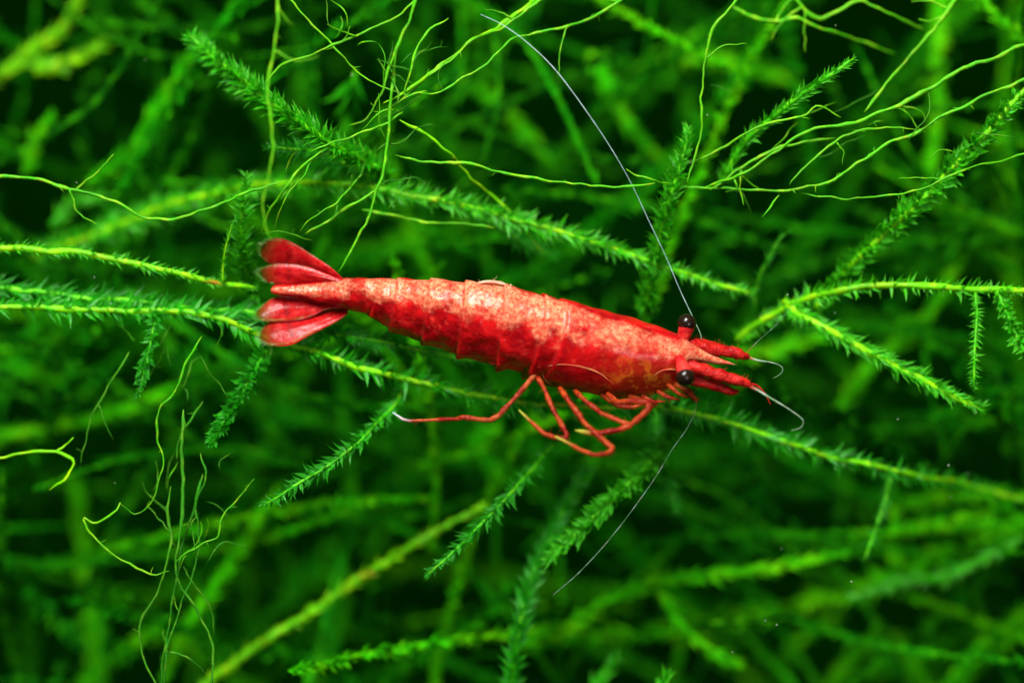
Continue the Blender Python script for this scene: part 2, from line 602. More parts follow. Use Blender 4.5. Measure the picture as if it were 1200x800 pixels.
frond('long beaded yellow-green stem running from the tail fan below the belly and legs',
      [(-40, 360, -1.4), (60, 362, -1.4), (150, 364, -1.4), (235, 368, -1.5), (300, 389, -1.6), (360, 410, -1.8), (430, 434, -2), (520, 454, -2.2),
       (620, 470, -2.6), (700, 476, -2.8), (780, 478, -2.8), (860, 496, -3), (960, 532, -3.5), (1060, 553, -4.5), (1150, 572, -8), (1230, 596, -9)],
      spacing=.33, L=.95, ang=.9, r=.16, rt=.75, spread=.55, stem_mat=M_STEMY, branches=[
          ([(322, 400, -2.5), (300, 428, -1.5), (278, 468, -1), (258, 500, -.5), (248, 520, 0)], dict(stem_mat=M_STEM, r=.10, L=.8, spacing=.14, kind='scoop')),
          ([(183, 366, -1.4), (178, 395, -1), (170, 430, -.5), (162, 462, -.5)], dict(stem_mat=M_STEM, r=.07, L=.6, spacing=.15, kind='scoop')),
          ([(474, 446, -3.5), (458, 478, -2.5), (425, 514, -1), (375, 552, 0), (330, 578, .5), (306, 590, .5)], dict(stem_mat=M_STEM, r=.085, L=.75, spacing=.2, kind='curl')),
          ([(1046, 551, -5.5), (1036, 590, -5), (1022, 630, -4.5), (1013, 656, -4.5)], dict(stem_mat=M_STEM, r=.10, L=.45, spacing=.22))])
frond('thin bright stem with hair-fine leaves slanting down from below the folded legs',
      [(650, 520, -5), (622, 552, -3), (590, 585, -1.5), (545, 630, -1), (515, 658, -.5), (497, 674, -.5)],
      spacing=.17, L=.75, ang=.85, r=.10, kind='curl')
frond('frond with neat pale paired leaves below the folded legs, beside the faint dotted feeler',
      [(790, 512, -4), (752, 552, -3), (715, 588, -2.2), (672, 628, -2), (640, 656, -2)],
      spacing=.17, L=.8, ang=1.0, r=.13, spread=.35, tip=.7, kind='scoop', **BR)
frond('dark leafy upright frond rising from the bottom edge under the shrimp',
      [(596, 830, -4), (604, 770, -4), (612, 715, -4), (632, 655, -5), (660, 600, -6), (688, 545, -7)],
      spacing=.12, L=.9, ang=.7, r=.13, spread=.9)
frond('curled-leaf frond with a bright midstem climbing to the right picture edge',
      [(955, 362, -4), (990, 318, -3), (1030, 280, -2.2), (1075, 238, -1.5), (1125, 188, -1), (1165, 145, -.6), (1215, 92, -.4)],
      spacing=.17, L=.85, ang=.95, r=.17, rt=.8, kind='scoop', **Y, **BR)
frond('short pointed frond with saw-toothed leaves among the bare strands above the eyes',
      [(846, 216, -3), (868, 172, -2), (900, 142, -1), (945, 108, 0), (980, 82, .5), (1003, 68, .5)],
      spacing=.15, L=.62, ang=.6, r=.15, rt=.8, tip=.4, **BR)
frond('arched yellow-green stem in front of the feelers with hanging comb-like side shoots',
      [(862, 398, -5), (895, 374, -4), (935, 354, -3), (980, 341, -2), (1030, 335, -1.5), (1090, 335, -1), (1150, 339, -1), (1240, 341, -1)],
      spacing=.3, L=.62, ang=1.0, r=.17, rt=.9, stem_mat=M_STEMY, branches=[
          ([(1144, 340, -1), (1145, 380, -.5), (1143, 420, 0), (1140, 455, 0)], dict(stem_mat=M_STEM, r=.075, L=.42, spacing=.17)),
          ([(1168, 342, -1), (1180, 368, -.5), (1198, 405, 0), (1215, 440, 0)], dict(stem_mat=M_STEM, r=.10, L=.6, spacing=.15, kind='scoop'))], **BR)
frond('dull fern-like frond standing upright just behind the far eye',
      [(756, 378, -4.5), (764, 320, -3), (776, 265, -1.8), (790, 215, -1), (803, 172, -.7), (808, 152, -.7)],
      spacing=.10, L=.95, ang=.7, r=.11, spread=.35, kind='curl', **BR)
frond('dark feathery frond standing behind the upper tail blades',
      [(298, 345, -4), (284, 300, -2), (284, 250, -.8), (290, 205, -.4)],
      spacing=.11, L=.85, ang=.8, r=.11, spread=.7, **BR)
frond('small drooping dark frond beside the far eye and the arched stem',
      [(886, 380, -6), (884, 350, -5), (893, 315, -4), (912, 282, -4), (925, 272, -4)],
      spacing=.2, L=.5, ang=.6, r=.10)
frond('ragged leafy shoot just below the mouthparts of the shrimp',
      [(765, 478, -6), (772, 520, -5), (782, 560, -4.5), (792, 600, -4.5)],
      spacing=.15, L=.7, ang=.9, r=.09, spread=.8)
frond('soft out-of-focus frond with upright leaf tufts behind the upper left strand',
      [(40, 300, -10), (110, 275, -9), (165, 250, -9), (230, 236, -8), (300, 222, -7)],
      spacing=.22, L=.9, ang=1.1, r=.2, joined=True, **Y, **BR)
frond('leafy side shoot hanging beneath the long frond behind the back of the shrimp',
      [(540, 240, -4.5), (575, 262, -4), (615, 285, -4.5), (650, 300, -5)], spacing=.15, L=.7, r=.11, leaf_mat=M_LEAF)
frond('stubby bushy shoot where the blunt bright frond meets the tangled strands',
      [(470, 232, -5), (440, 215, -4), (410, 195, -3), (370, 178, -2), (310, 172, -1)], spacing=.12, L=.75, ang=.9, r=.11)

# ------------------------------------------------------------------ bare thread-like strands


def strand(label, raw, w=0.0, r=.055, mat=None, rt=.6, spines=0, amp=.10, soft=False):
    SEED[0] += 1
    sd = SEED[0]
    rr = random.Random(sd)
    path, total = catmull(pts3(raw, w), 0.00022)
    path = wiggle(path, amp * MM, 0.17, sd)
    path = wiggle(path, amp * MM * 0.65, 0.42, sd + 5)
    rad = lambda t: 1.15 * r * MM * (1 - (1 - rt) * t) * (1 + 0.45 * noise.noise(Vector((t * total / MM * .9, sd * 1.7, 0)))) * min(1, .3 + t * total / (.9 * MM)) * min(1, .3 + (1 - t) * total / (.9 * MM))
    base = path[0].copy()
    mesh = tube(path, rad, 6, None, 0.7, sd)
    dst = (mesh[0], mesh[1])
    n = int(total / MM * (spines * 1.6 + .06))
    for q in range(n):
        i = rr.randrange(2, max(3, len(path) - 2))
        a = rr.uniform(0, 6.28)
        d = (RT * math.cos(a) + UP * math.sin(a) - FW * rr.uniform(-.5, .5)).normalized()
        ln = rr.uniform(.12, .42) * MM
        pp = [path[i], path[i] + d * ln * .5 + RT * rr.uniform(-.05, .05) * MM, path[i] + d * ln]
        t = tube(pp, lambda t: r * MM * (.45 - .33 * t), 4)
        add(dst, (t[0], t[1]))
    for q in range(rr.choice((0, 1, 1, 2)) if total > .006 else 0):
        i = rr.randrange(4, len(path) - 4)
        T = (path[i + 1] - path[i - 1]).normalized()
        a = rr.uniform(0, 6.28)
        d = (T * .8 + RT * math.cos(a) + UP * math.sin(a)).normalized()
        d2 = (d + (RT * rr.uniform(-1, 1) + UP * rr.uniform(-1, 1)) * .7).normalized()
        ln = rr.uniform(.8, 2.6) * MM
        rp, _ = catmull([path[i], path[i] + d * ln * .5, path[i] + d * ln * .5 + d2 * ln * .5], .00018)
        rp = wiggle(rp, .00008, .5, sd + q)
        t = tube(rp, lambda t: r * MM * (.75 - .5 * t), 5, None, .5, sd + q)
        add(dst, (t[0], t[1]))
    o = mesh_obj('moss_strand', dst[0], dst[1], mat or M_ROOT, None, base)
    tag(o, label, 'moss strand', 'bare strands in the moss')
    return o


G = 'tangle of strands above the shrimp'
strand('pale kinked strand dropping through the tangle towards the back of the shrimp',
       [(495, -20), (478, 25), (464, 62), (459, 110), (455, 150), (452, 190), (438, 235), (425, 270), (396, 318)], 1.5, .075, spines=.15)
strand('thick knotted yellow strand entering from the top edge beside the white feeler tip',
       [(650, -20, -1), (612, 12, -1), (575, 36, -.5), (540, 58, 0), (510, 82, .5), (475, 108, 1), (448, 122, 1)], 0, .10, M_STEMY, spines=.1)
strand('second strand twined along the knotted yellow one at the top edge',
       [(645, -10, -1), (590, 32, -.6), (556, 46, 0), (528, 70, .4), (500, 92, .6), (470, 118, .6), (440, 135, .4)], 0, .06, spines=.1)
strand('zigzag strand with small spurs crossed by the white feeler near its tip',
       [(745, -12, -1), (712, 12, -1), (676, 28, -1), (632, 38, -.6), (600, 46, -.4), (580, 66, 0), (566, 78, 0), (540, 92, .2), (516, 108, .4), (486, 110, .8), (462, 124, .8)], 0, .065, spines=.3)
strand('strand sloping from the top left into the tangle above the shrimp',
       [(322, -20), (352, 14), (384, 46), (412, 78), (440, 98), (470, 110), (500, 108)], .5, .05, spines=.1)
strand('wavy upright strand crossing the dense bright blunt-tipped frond',
       [(326, -20), (324, 30), (321, 60), (312, 96), (316, 125), (319, 160), (316, 200), (308, 232), (312, 262), (318, 280)], 4.5, .055, spines=.25)
strand('arched strand bridging the wavy upright strand and the tangle',
       [(310, 96), (332, 76), (368, 64), (402, 48), (440, 32), (470, 16), (500, -10)], 1.5, .055, spines=.1)
strand('short strand with a blunt club end in the tangle',
       [(470, 108), (482, 84), (488, 58), (504, 36), (526, 22)], 1.2, .05, rt=.9, spines=.2)
strand('long fine strand level with the white feeler, running right to a forked end',
       [(463, 183), (500, 190), (540, 191), (590, 202), (640, 212), (690, 217), (735, 219), (768, 214)], 0, .065, rt=.7, spines=.12)
strand('golden strand dropping from the tangle into the long yellow-stemmed frond',
       [(468, 140, .8), (500, 158, .4), (522, 176, 0), (540, 194, -1), (562, 218, -2), (590, 240, -3), (640, 300, -4)], 0, .065, M_STEMY, spines=.1)
strand('thin strand hooking out of the tangle towards the left',
       [(472, 132), (450, 146), (425, 156), (400, 164), (362, 178)], 1, .055, spines=.2)
strand('curved strand looping below the tangle, left of the upright pale one',
       [(462, 60), (452, 96), (442, 118), (430, 138), (408, 146)], 2, .05, spines=.25)
strand('loose strand at the left edge sagging under the dense bright frond',
       [(-20, 206), (30, 208), (80, 220), (130, 234), (160, 250), (190, 257), (225, 252), (255, 240), (290, 226), (335, 212)], 1.5, .075, spines=.05)
strand('strand curling from the bushy shoot down to the upper tail blades',
       [(378, 178, 1), (362, 190, 1), (345, 205, 1), (330, 225, 1), (315, 248, .5), (306, 282, -1)], 0, .06, spines=.1)
strand('forked strand end hanging over the upper tail blades',
       [(372, 180, 1), (356, 204, 1), (342, 222, 1), (330, 240, 1), (322, 268, 0)], 0, .05, spines=.1)
strand('thin dull strand slanting across the bushy shoot above the tail',
       [(425, 205), (400, 232), (375, 250), (350, 270)], .5, .05, M_ROOT, spines=.2)
strand('club-ended pale strand just above the upper tail blades',
       [(440, 222, 0), (415, 238, 0), (385, 258, 0), (358, 274, 0)], 0, .07, rt=.9, spines=.1)
strand('rooty strand under the long frond behind the back of the shrimp',
       [(425, 245), (460, 252), (500, 262), (540, 262), (580, 266)], -2, .06, spines=.15)
# right-hand side
strand('upright wavy strand falling from the top edge to the dull fern-like frond',
       [(872, -20), (858, 8), (836, 34), (826, 72), (822, 110), (821, 150), (814, 182), (806, 215)], 0, .07, spines=.05)
strand('thick bright strand sweeping up to the right over the short pointed frond',
       [(1230, 42, 0), (1180, 62, 0), (1130, 80, 0), (1090, 104, 0), (1050, 124, 0), (1000, 144, 0), (950, 153, 0), (912, 176, 0), (870, 204, 0), (826, 218, -1)], 0, .095, spines=.02)
strand('spiny strand sweeping up to the right below the thick bright one',
       [(1230, 82, 0), (1170, 106, 0), (1120, 128, 0), (1080, 152, 0), (1035, 172, 0), (1005, 190, 0), (980, 210, 0), (930, 222, 0), (880, 222, -.5), (820, 220, -1), (790, 218, -1)], 0, .08, spines=.6)
strand('long plain strand crossing the curled-leaf frond near the right edge',
       [(1230, 174, 0), (1180, 186, 0), (1130, 200, .5), (1080, 220, .5), (1035, 230, 0), (985, 232, 0), (940, 226, -.3)], 0, .055, spines=.05)
strand('straight strand leaning down from the top edge into the thick bright one',
       [(1135, -20, -2), (1106, 20, -2), (1078, 52, -1.5), (1040, 98, -1), (1012, 132, -.5)], 0, .10, spines=0)
strand('wavy brown-dotted strand under the top edge at the right',
       [(858, 8, -3), (880, 18, -3), (910, 25, -3), (935, 22, -3), (960, 34, -3), (1000, 46, -4), (1050, 62, -5)], 0, .085, M_ROOT, spines=.1)
strand('looping strand touching the top edge above the brown-dotted one',
       [(925, -14, -3), (940, 10, -3), (960, 22, -3), (985, 12, -3), (1008, 2, -3), (1040, 14, -3), (1085, 36, -4)], 0, .085, M_ROOT)
strand('branching thin strand between the thick bright strand and the spiny one',
       [(926, 218, .3), (942, 198, .3), (962, 180, .3), (984, 164, .2), (1005, 154, .2), (1040, 150, .2), (1075, 152, 0)], 0, .055, spines=.15)
strand('soft strand ending in a club between the short frond and the thick strand',
       [(832, 222, -.6), (870, 196, -.6), (910, 176, -.6), (950, 165, -.6), (980, 162, -.6)], 0, .075, rt=1.0)
strand('short kinked strand between the feeler and the upright fern-like frond',
       [(735, 198, 0), (748, 206, 0), (768, 212, 0), (790, 216, -1)], 0, .045, spines=.2)
strand('crooked strand tip hanging under the spiny strand',
       [(914, 228, 0), (904, 240, 0), (892, 254, 0)], 0, .05)
strand('strand rising from the short pointed frond to a small arch',
       [(815, 188, -.5), (850, 172, -.3), (880, 152, 0), (905, 144, 0), (940, 135, 0), (962, 124, 0), (985, 138, -.3)], 0, .06, spines=.1)
# lower left
strand('golden hooked strand with a rusty end at the left edge',
       [(-20, 540, -1), (20, 533, -1), (55, 528, -1), (85, 538, -1), (78, 558, -1), (58, 574, -1)], 0, .085, M_STEMY)
strand('thin dull strand hanging under the beaded stem at the left',
       [(152, 412), (128, 450), (112, 480), (102, 510), (94, 545)], -1, .05, M_ROOTD, spines=.15)
strand('kinked strand hanging from the small side shoot left of the tail',
       [(236, 395), (218, 425), (208, 455), (188, 480), (184, 510), (190, 535), (188, 560), (178, 586), (158, 603), (142, 588)], 0, .05, spines=.2)
strand('zigzag strand with an upturned end in the lower left tangle',
       [(142, 588), (134, 600), (112, 612), (96, 606), (108, 626), (132, 648), (158, 664), (180, 672), (198, 668)], 0, .06, spines=.35)
strand('spiny strand leaning right out of the lower left tangle',
       [(206, 660), (218, 648), (238, 636), (256, 628), (260, 606), (272, 590), (286, 576), (298, 560)], .5, .055, spines=1.1)
strand('main upright strand of the lower left tangle',
       [(216, 480), (213, 530), (215, 580), (210, 630), (206, 670), (212, 690), (228, 710), (244, 740), (250, 770), (244, 815)], 0, .075, M_ROOTD, spines=.15)
strand('dull strand bowing left through the lower left tangle',
       [(200, 570), (196, 600), (200, 630), (194, 665), (182, 700), (166, 722), (164, 750), (170, 775), (182, 800), (188, 820)], -.5, .06, M_ROOTD, spines=.2)
strand('dull strand running straight down the lower left tangle',
       [(238, 555), (226, 600), (214, 640), (204, 690), (198, 740), (190, 780), (186, 820)], -.8, .065, M_ROOTD, spines=.15)
strand('thin wavy dull strand at the right side of the lower left tangle',
       [(236, 530), (240, 560), (230, 590), (234, 640), (218, 690), (208, 720), (196, 760), (192, 815)], -.4, .05, M_ROOTD, spines=.2)
strand('strand curling away at the foot of the lower left tangle',
       [(214, 664), (226, 684), (240, 700), (248, 718), (250, 742)], -1, .045, M_ROOTD)
strand('threads dropping between the side shoots left of the tail fan',
       [(238, 470, -1), (222, 495, -1), (210, 515, -1), (206, 540, -1)], 0, .05, M_ROOTD, spines=.2)

rt_ = random.Random(77)
for label, cx, cy, sx, sy, w, n, up in (
        ('hair-fine green thread in the tangle around the knotted yellow strand', 455, 120, 75, 75, 1.0, 16, None),
        ('hair-fine thread hanging in the lower left tangle of strands', 212, 610, 42, 90, -.5, 14, 1.5),
        ('hair-fine thread among the bright strands right of the fern-like frond', 980, 150, 110, 55, -.6, 14, .35),
        ('hair-fine thread hanging below the tail fan and the beaded stem', 200, 440, 50, 40, -1.0, 8, 1.5),
        ('hair-fine thread between the tangle and the upper tail blades', 365, 235, 50, 35, 0.0, 8, 1.0)):
    for q in range(n):
        x, y = cx + rt_.gauss(0, sx) * .7, cy + rt_.gauss(0, sy) * .7
        a = rt_.uniform(0, 3.14) if up is None else rt_.gauss(up, .4)
        ln = rt_.uniform(22, 70)
        pp, ww = [], w + rt_.uniform(-1.5, 1)
        for k in range(5):
            pp.append((x, y, ww))
            x, y = x + math.cos(a) * ln / 4, y - math.sin(a) * ln / 4
            a += rt_.gauss(0, .38)
            ww += rt_.uniform(-.3, .3)
        strand(label, pp, 0, rt_.uniform(.028, .045), rt_.choice((M_ROOT, M_ROOTD, M_ROOTD)), .5, .25)

# ------------------------------------------------------------------ thick soft stems deeper in the moss


def deep(label, raw, w, r=.3, mat=M_DEEPB, **k):
    SEED[0] += 1
    base = P(raw[0][0], raw[0][1], w)
    e = thing('deep_moss_stem', label, 'moss', base, 'thick blurred stems deeper in the moss')
    opt = dict(r=r * .65, rt=.45, spacing=.2, L=.85, ang=.5, spread=1.2, joined=True, leaf_mat=mat, stem_mat=mat)
    opt.update(k)
    stem_and_leaves('stem', e, base, [(x, y, w) for x, y in raw], w, opt, SEED[0])


deep('thick yellowish blurred stem slanting up from the bottom edge towards the belly', [(215, 830), (275, 775), (345, 730), (430, 672), (510, 622), (570, 590)], -8, .33, M_STEMY, L=.55)
deep('blurred stem slanting up beside the lower left tangle', [(190, 800), (230, 720), (270, 660), (305, 605), (330, 570)], -11, .33)
deep('wide soft upright stem in the lower left corner', [(108, 830), (110, 760), (105, 690), (95, 620), (88, 560)], -20, .6, L=1.0)
deep('soft stem leaning right beneath the left end of the beaded stem', [(-20, 520), (60, 500), (130, 485), (210, 455)], -13, .35)
deep('bright blurred stem slanting between the dense frond and the left edge', [(105, 215), (150, 180), (185, 130), (218, 75), (250, 40)], -11, .28)
deep('short bright blurred stem at the left edge below the top corner', [(30, 205), (45, 160), (62, 135)], -12, .3)
deep('bright blurred stem in the top left corner', [(-20, 100), (30, 65), (75, 30), (100, -20)], -12, .42, M_STEMY)
deep('broad blurred stem under the top left corner one', [(40, 85), (85, 68), (135, 45)], -12, .4, M_STEMY)
deep('upright blurred stem crossing behind the strands near the right edge', [(1104, -20), (1098, 60), (1097, 140), (1088, 225)], -15, .5)
deep('blurred stem reaching right under the faint dotted feeler', [(605, 760), (660, 735), (720, 700), (780, 680), (850, 672), (920, 662), (990, 648)], -9, .33)
deep('blurred stem forking down from the one under the faint dotted feeler', [(770, 690), (800, 735), (835, 765), (868, 778)], -9, .22)
deep('short bright blurred tip at the bottom edge', [(690, 830), (700, 800), (722, 770)], -7, .28, M_LEAFB)
deep('tiny bright leafy tip poking over the bottom edge', [(770, 830), (776, 805), (782, 788)], -3, .12, M_LEAFB)
deep('blurred branching stem near the lower right edge', [(1200, 628), (1160, 650), (1115, 672), (1050, 685), (996, 702)], -10, .26, M_LEAFB)
deep('blurred stem sloping out of the bottom right corner', [(1090, 830), (1140, 770), (1180, 735), (1230, 700)], -14, .45)
deep('soft upright stem standing below the right end of the beaded stem', [(1048, 680), (1048, 620), (1052, 565)], -12, .3)
deep('level blurred stem above the lower right branching one', [(1060, 620), (1130, 616), (1200, 614)], -11, .27)
deep('second level blurred stem just beneath the beaded one at the right', [(1060, 588), (1130, 580), (1230, 576)], -13, .25)
deep('soft arched stem in the bottom right area', [(960, 830), (1000, 770), (1040, 745), (1075, 790), (1100, 830)], -18, .45)
deep('dim soft stem slanting above the bottom edge at the right', [(880, 830), (930, 760), (980, 720)], -20, .45)
deep('soft stem leaning right behind the arched stem', [(980, 480), (1030, 420), (1080, 380), (1130, 300)], -14, .35)
deep('dim level stem behind the short feelers of the shrimp', [(850, 420), (930, 405), (985, 388)], -10, .35)
deep('bright blurred frond behind the upper left strand', [(60, 265), (85, 240), (120, 230)], -11, .4, M_LEAFB)
deep('blurred dim stem above the white feeler', [(690, 60), (740, 150), (790, 200)], -14, .4)
deep('blurred dim stem between the tangle and the white feeler', [(540, 90), (590, 130), (650, 190)], -18, .5)
deep('soft level stem at the top right of the upright strand', [(760, 70), (840, 72), (930, 96)], -18, .55)
deep('soft stem curving down behind the folded legs', [(590, 500), (560, 520), (585, 560)], -14, .35)

# ------------------------------------------------------------------ random filling of the moss behind
KINDS = []
for q in range(9):
    r = random.Random(900 + q)
    ln = 24.0
    bend = r.uniform(-5, 5)
    pp = [Vector((ln * t, bend * math.sin(t * 2.6), r.uniform(-1, 1) * t)) * MM for t in (0, .25, .5, .75, 1)]
    path, total = catmull(pp, 0.0006)
    r0 = r.uniform(.08, .15) * MM
    V, F, A = tube(path, lambda t: r0 * (1 - .75 * t) * min(1, .25 + t * 12), 6, Vector((0, 0, 1)), .3, q)
    st = bpy.data.meshes.new('deep_stem')
    st.from_pydata([tuple(v) for v in V], [], F)
    st.polygons.foreach_set('use_smooth', [True] * len(F))
    st.materials.append((M_BACK, M_BACK, M_DEEPB)[q % 3])
    fr = frames(path, Vector((0, 0, 1)))
    ms = leaf_places(path, fr, .06 * MM, r.uniform(.75, 1.1) * MM, (r.uniform(.6, 1.0) if q % 2 else r.uniform(.25, .4)), r.uniform(.5, 1.2), r, lambda f: 1 - .4 * max(0, f - .7) / .3)
    dst = ([], [])
    fm = M_DEEPB if q == 5 else M_BACK
    lm = leaf_meshes(('lance', 'scoop', 'lance', 'curl')[q % 4], fm)
    for m in ms:
        me, LV, LF = r.choice(lm)
        add(dst, ([m @ v for v in LV], LF))
    fo = bpy.data.meshes.new('deep_foliage')
    fo.from_pydata([tuple(v) for v in dst[0]], [], dst[1])
    fo.materials.append(fm)
    KINDS.append((st, fo))

MARKS = [('the tail fan', 320, 340), ('the arched back of the shrimp', 540, 290), ('the eyes and snout', 830, 400), ('the folded legs', 660, 500),
         ('the knotted yellow strand', 470, 110), ('the thick bright strand', 1000, 170),
         ('the curled-leaf frond', 1110, 220), ('the arched yellow-green stem', 1060, 340), ('the lower left tangle of strands', 205, 650),
         ('the faint dotted feeler', 715, 630), ('the thick yellowish blurred stem', 400, 690), ('the lower right branching stem', 1110, 670),
         ('the dense blunt-tipped frond', 270, 90), ('the left end of the beaded stem', 90, 370), ('the golden hooked strand', 50, 540),
         ('the long white feeler', 680, 120), ('the sagging loose strand', 120, 235), ('the right end of the beaded stem', 950, 530),
         ('the outstretched hind leg', 490, 490), ('the soft arched stem', 1040, 760), ('the dark leafy upright frond', 610, 740),
         ('the dull fern-like frond', 820, 120), ('the corner with bright blurred stems', 60, 60)]


def near_mark(x, y):
    return min(MARKS, key=lambda m: (m[1] - x) ** 2 + (m[2] - y) ** 2)[0]


BACK_LABELS = (('%s blurred moss shoot deep behind %s', 'blurred moss shoots behind', (-30, -13), 110, (.8, 1.5)),
               ('%s half-sharp leafy moss shoot just behind %s', 'half-sharp moss shoots', (-16, -8), 150, (.4, .9)))
rb = random.Random(4242)
for label, group, (w0, w1), count, (s0, s1) in BACK_LABELS:
    for q in range(count):
        w = rb.uniform(w0, w1)
        x, y = rb.uniform(-120, 1320), rb.uniform(-120, 920)
        loc = P(x, y, w)
        if loc.z < 0.004:
            continue
        a = rb.choice((rb.gauss(.6, .45), rb.gauss(.0, .35), rb.gauss(-.5, .4), rb.gauss(1.5, .4)))
        if rb.random() < .5:
            a += math.pi
        d = (RT * math.cos(a) + UP * math.sin(a) - FW * rb.gauss(0.0, .3)).normalized()
        N = (-FW + RT * rb.uniform(-.6, .6) + UP * rb.uniform(-.6, .6))
        N = (N - d * N.dot(d)).normalized()
        B = N.cross(d)
        sc = rb.uniform(s0, s1)
        ki = rb.randrange(len(KINDS))
        e = thing('moss_shoot', label % (('plain green', 'plain green', 'bright-stemmed')[ki % 3], near_mark(x, y)), 'moss', loc, group)
        m = Matrix((d, B, N)).transposed().to_4x4() @ Matrix.Scale(sc, 4)
        e.matrix_basis = Matrix.Translation(loc - d * 0.012 * sc) @ m
        st, fo = KINDS[ki]
        o1 = bpy.data.objects.new('stem', st)
        COL.objects.link(o1)
        o1.parent = e
        o2 = bpy.data.objects.new('foliage', fo)
        COL.objects.link(o2)
        o2.parent = e
        o2['kind'] = 'stuff'

# ------------------------------------------------------------------ the shrimp
SH = P(640, 400, 0)
shrimp = thing('shrimp', 'red shrimp with a pale speckled back clinging among green moss', 'shrimp', SH)

# outline stations read along the body: x, top y, bottom y, roll in degrees, depth mm
STN = [(317.5, 339.3, 340.7, 22, -.6), (320, 336.6, 343, 22, -.6), (327, 334, 345.6, 22, -.6), (340, 332.6, 347.6, 22, -.65), (362, 330, 350.5, 25, -.8), (382, 327.4, 355.5, 30, -.9),
       (398, 325.5, 362, 36, -.9), (415, 325, 366, 40, -.8), (440, 325.5, 374, 46, -.6), (467, 326, 388, 50, -.4), (504, 327, 404, 52, -.2),
       (545, 329, 420, 52, 0), (590, 333.5, 433, 48, .1), (632, 343, 446, 45, .1), (665, 351, 459, 43, .1), (700, 359, 466, 42, .1),
       (735, 369, 468, 41, .1), (760, 377, 465, 40, .15), (780, 384, 459, 39, .25), (792, 389.5, 452, 38, .45), (800, 394.5, 441, 38, .75),
       (806, 399, 429, 38, 1.0), (812, 403, 424.5, 38, 1.1), (822, 409, 424.5, 38, 1.05), (835, 415.8, 426, 38, .95), (848, 421.2, 427.4, 38, .85), (858, 425, 428, 38, .78), (863.5, 427.2, 428, 38, .75)]


def stn(x):
    for i in range(len(STN) - 1):
        a, b = STN[i], STN[i + 1]
        if x <= b[0]:
            f = (x - a[0]) / (b[0] - a[0])
            f = max(0, min(1, f))
            p = STN[max(0, i - 1)]
            n = STN[min(len(STN) - 1, i + 2)]
            out = []
            for k in range(1, 5):
                # monotone-ish cubic
                m0 = (b[k] - p[k]) / (b[0] - p[0]) * (b[0] - a[0])
                m1 = (n[k] - a[k]) / (n[0] - a[0]) * (b[0] - a[0])
                h = f
                out.append((2 * h ** 3 - 3 * h * h + 1) * a[k] + (h ** 3 - 2 * h * h + h) * m0
                           + (-2 * h ** 3 + 3 * h * h) * b[k] + (h ** 3 - h * h) * m1)
            return out
    return list(STN[-1][1:])


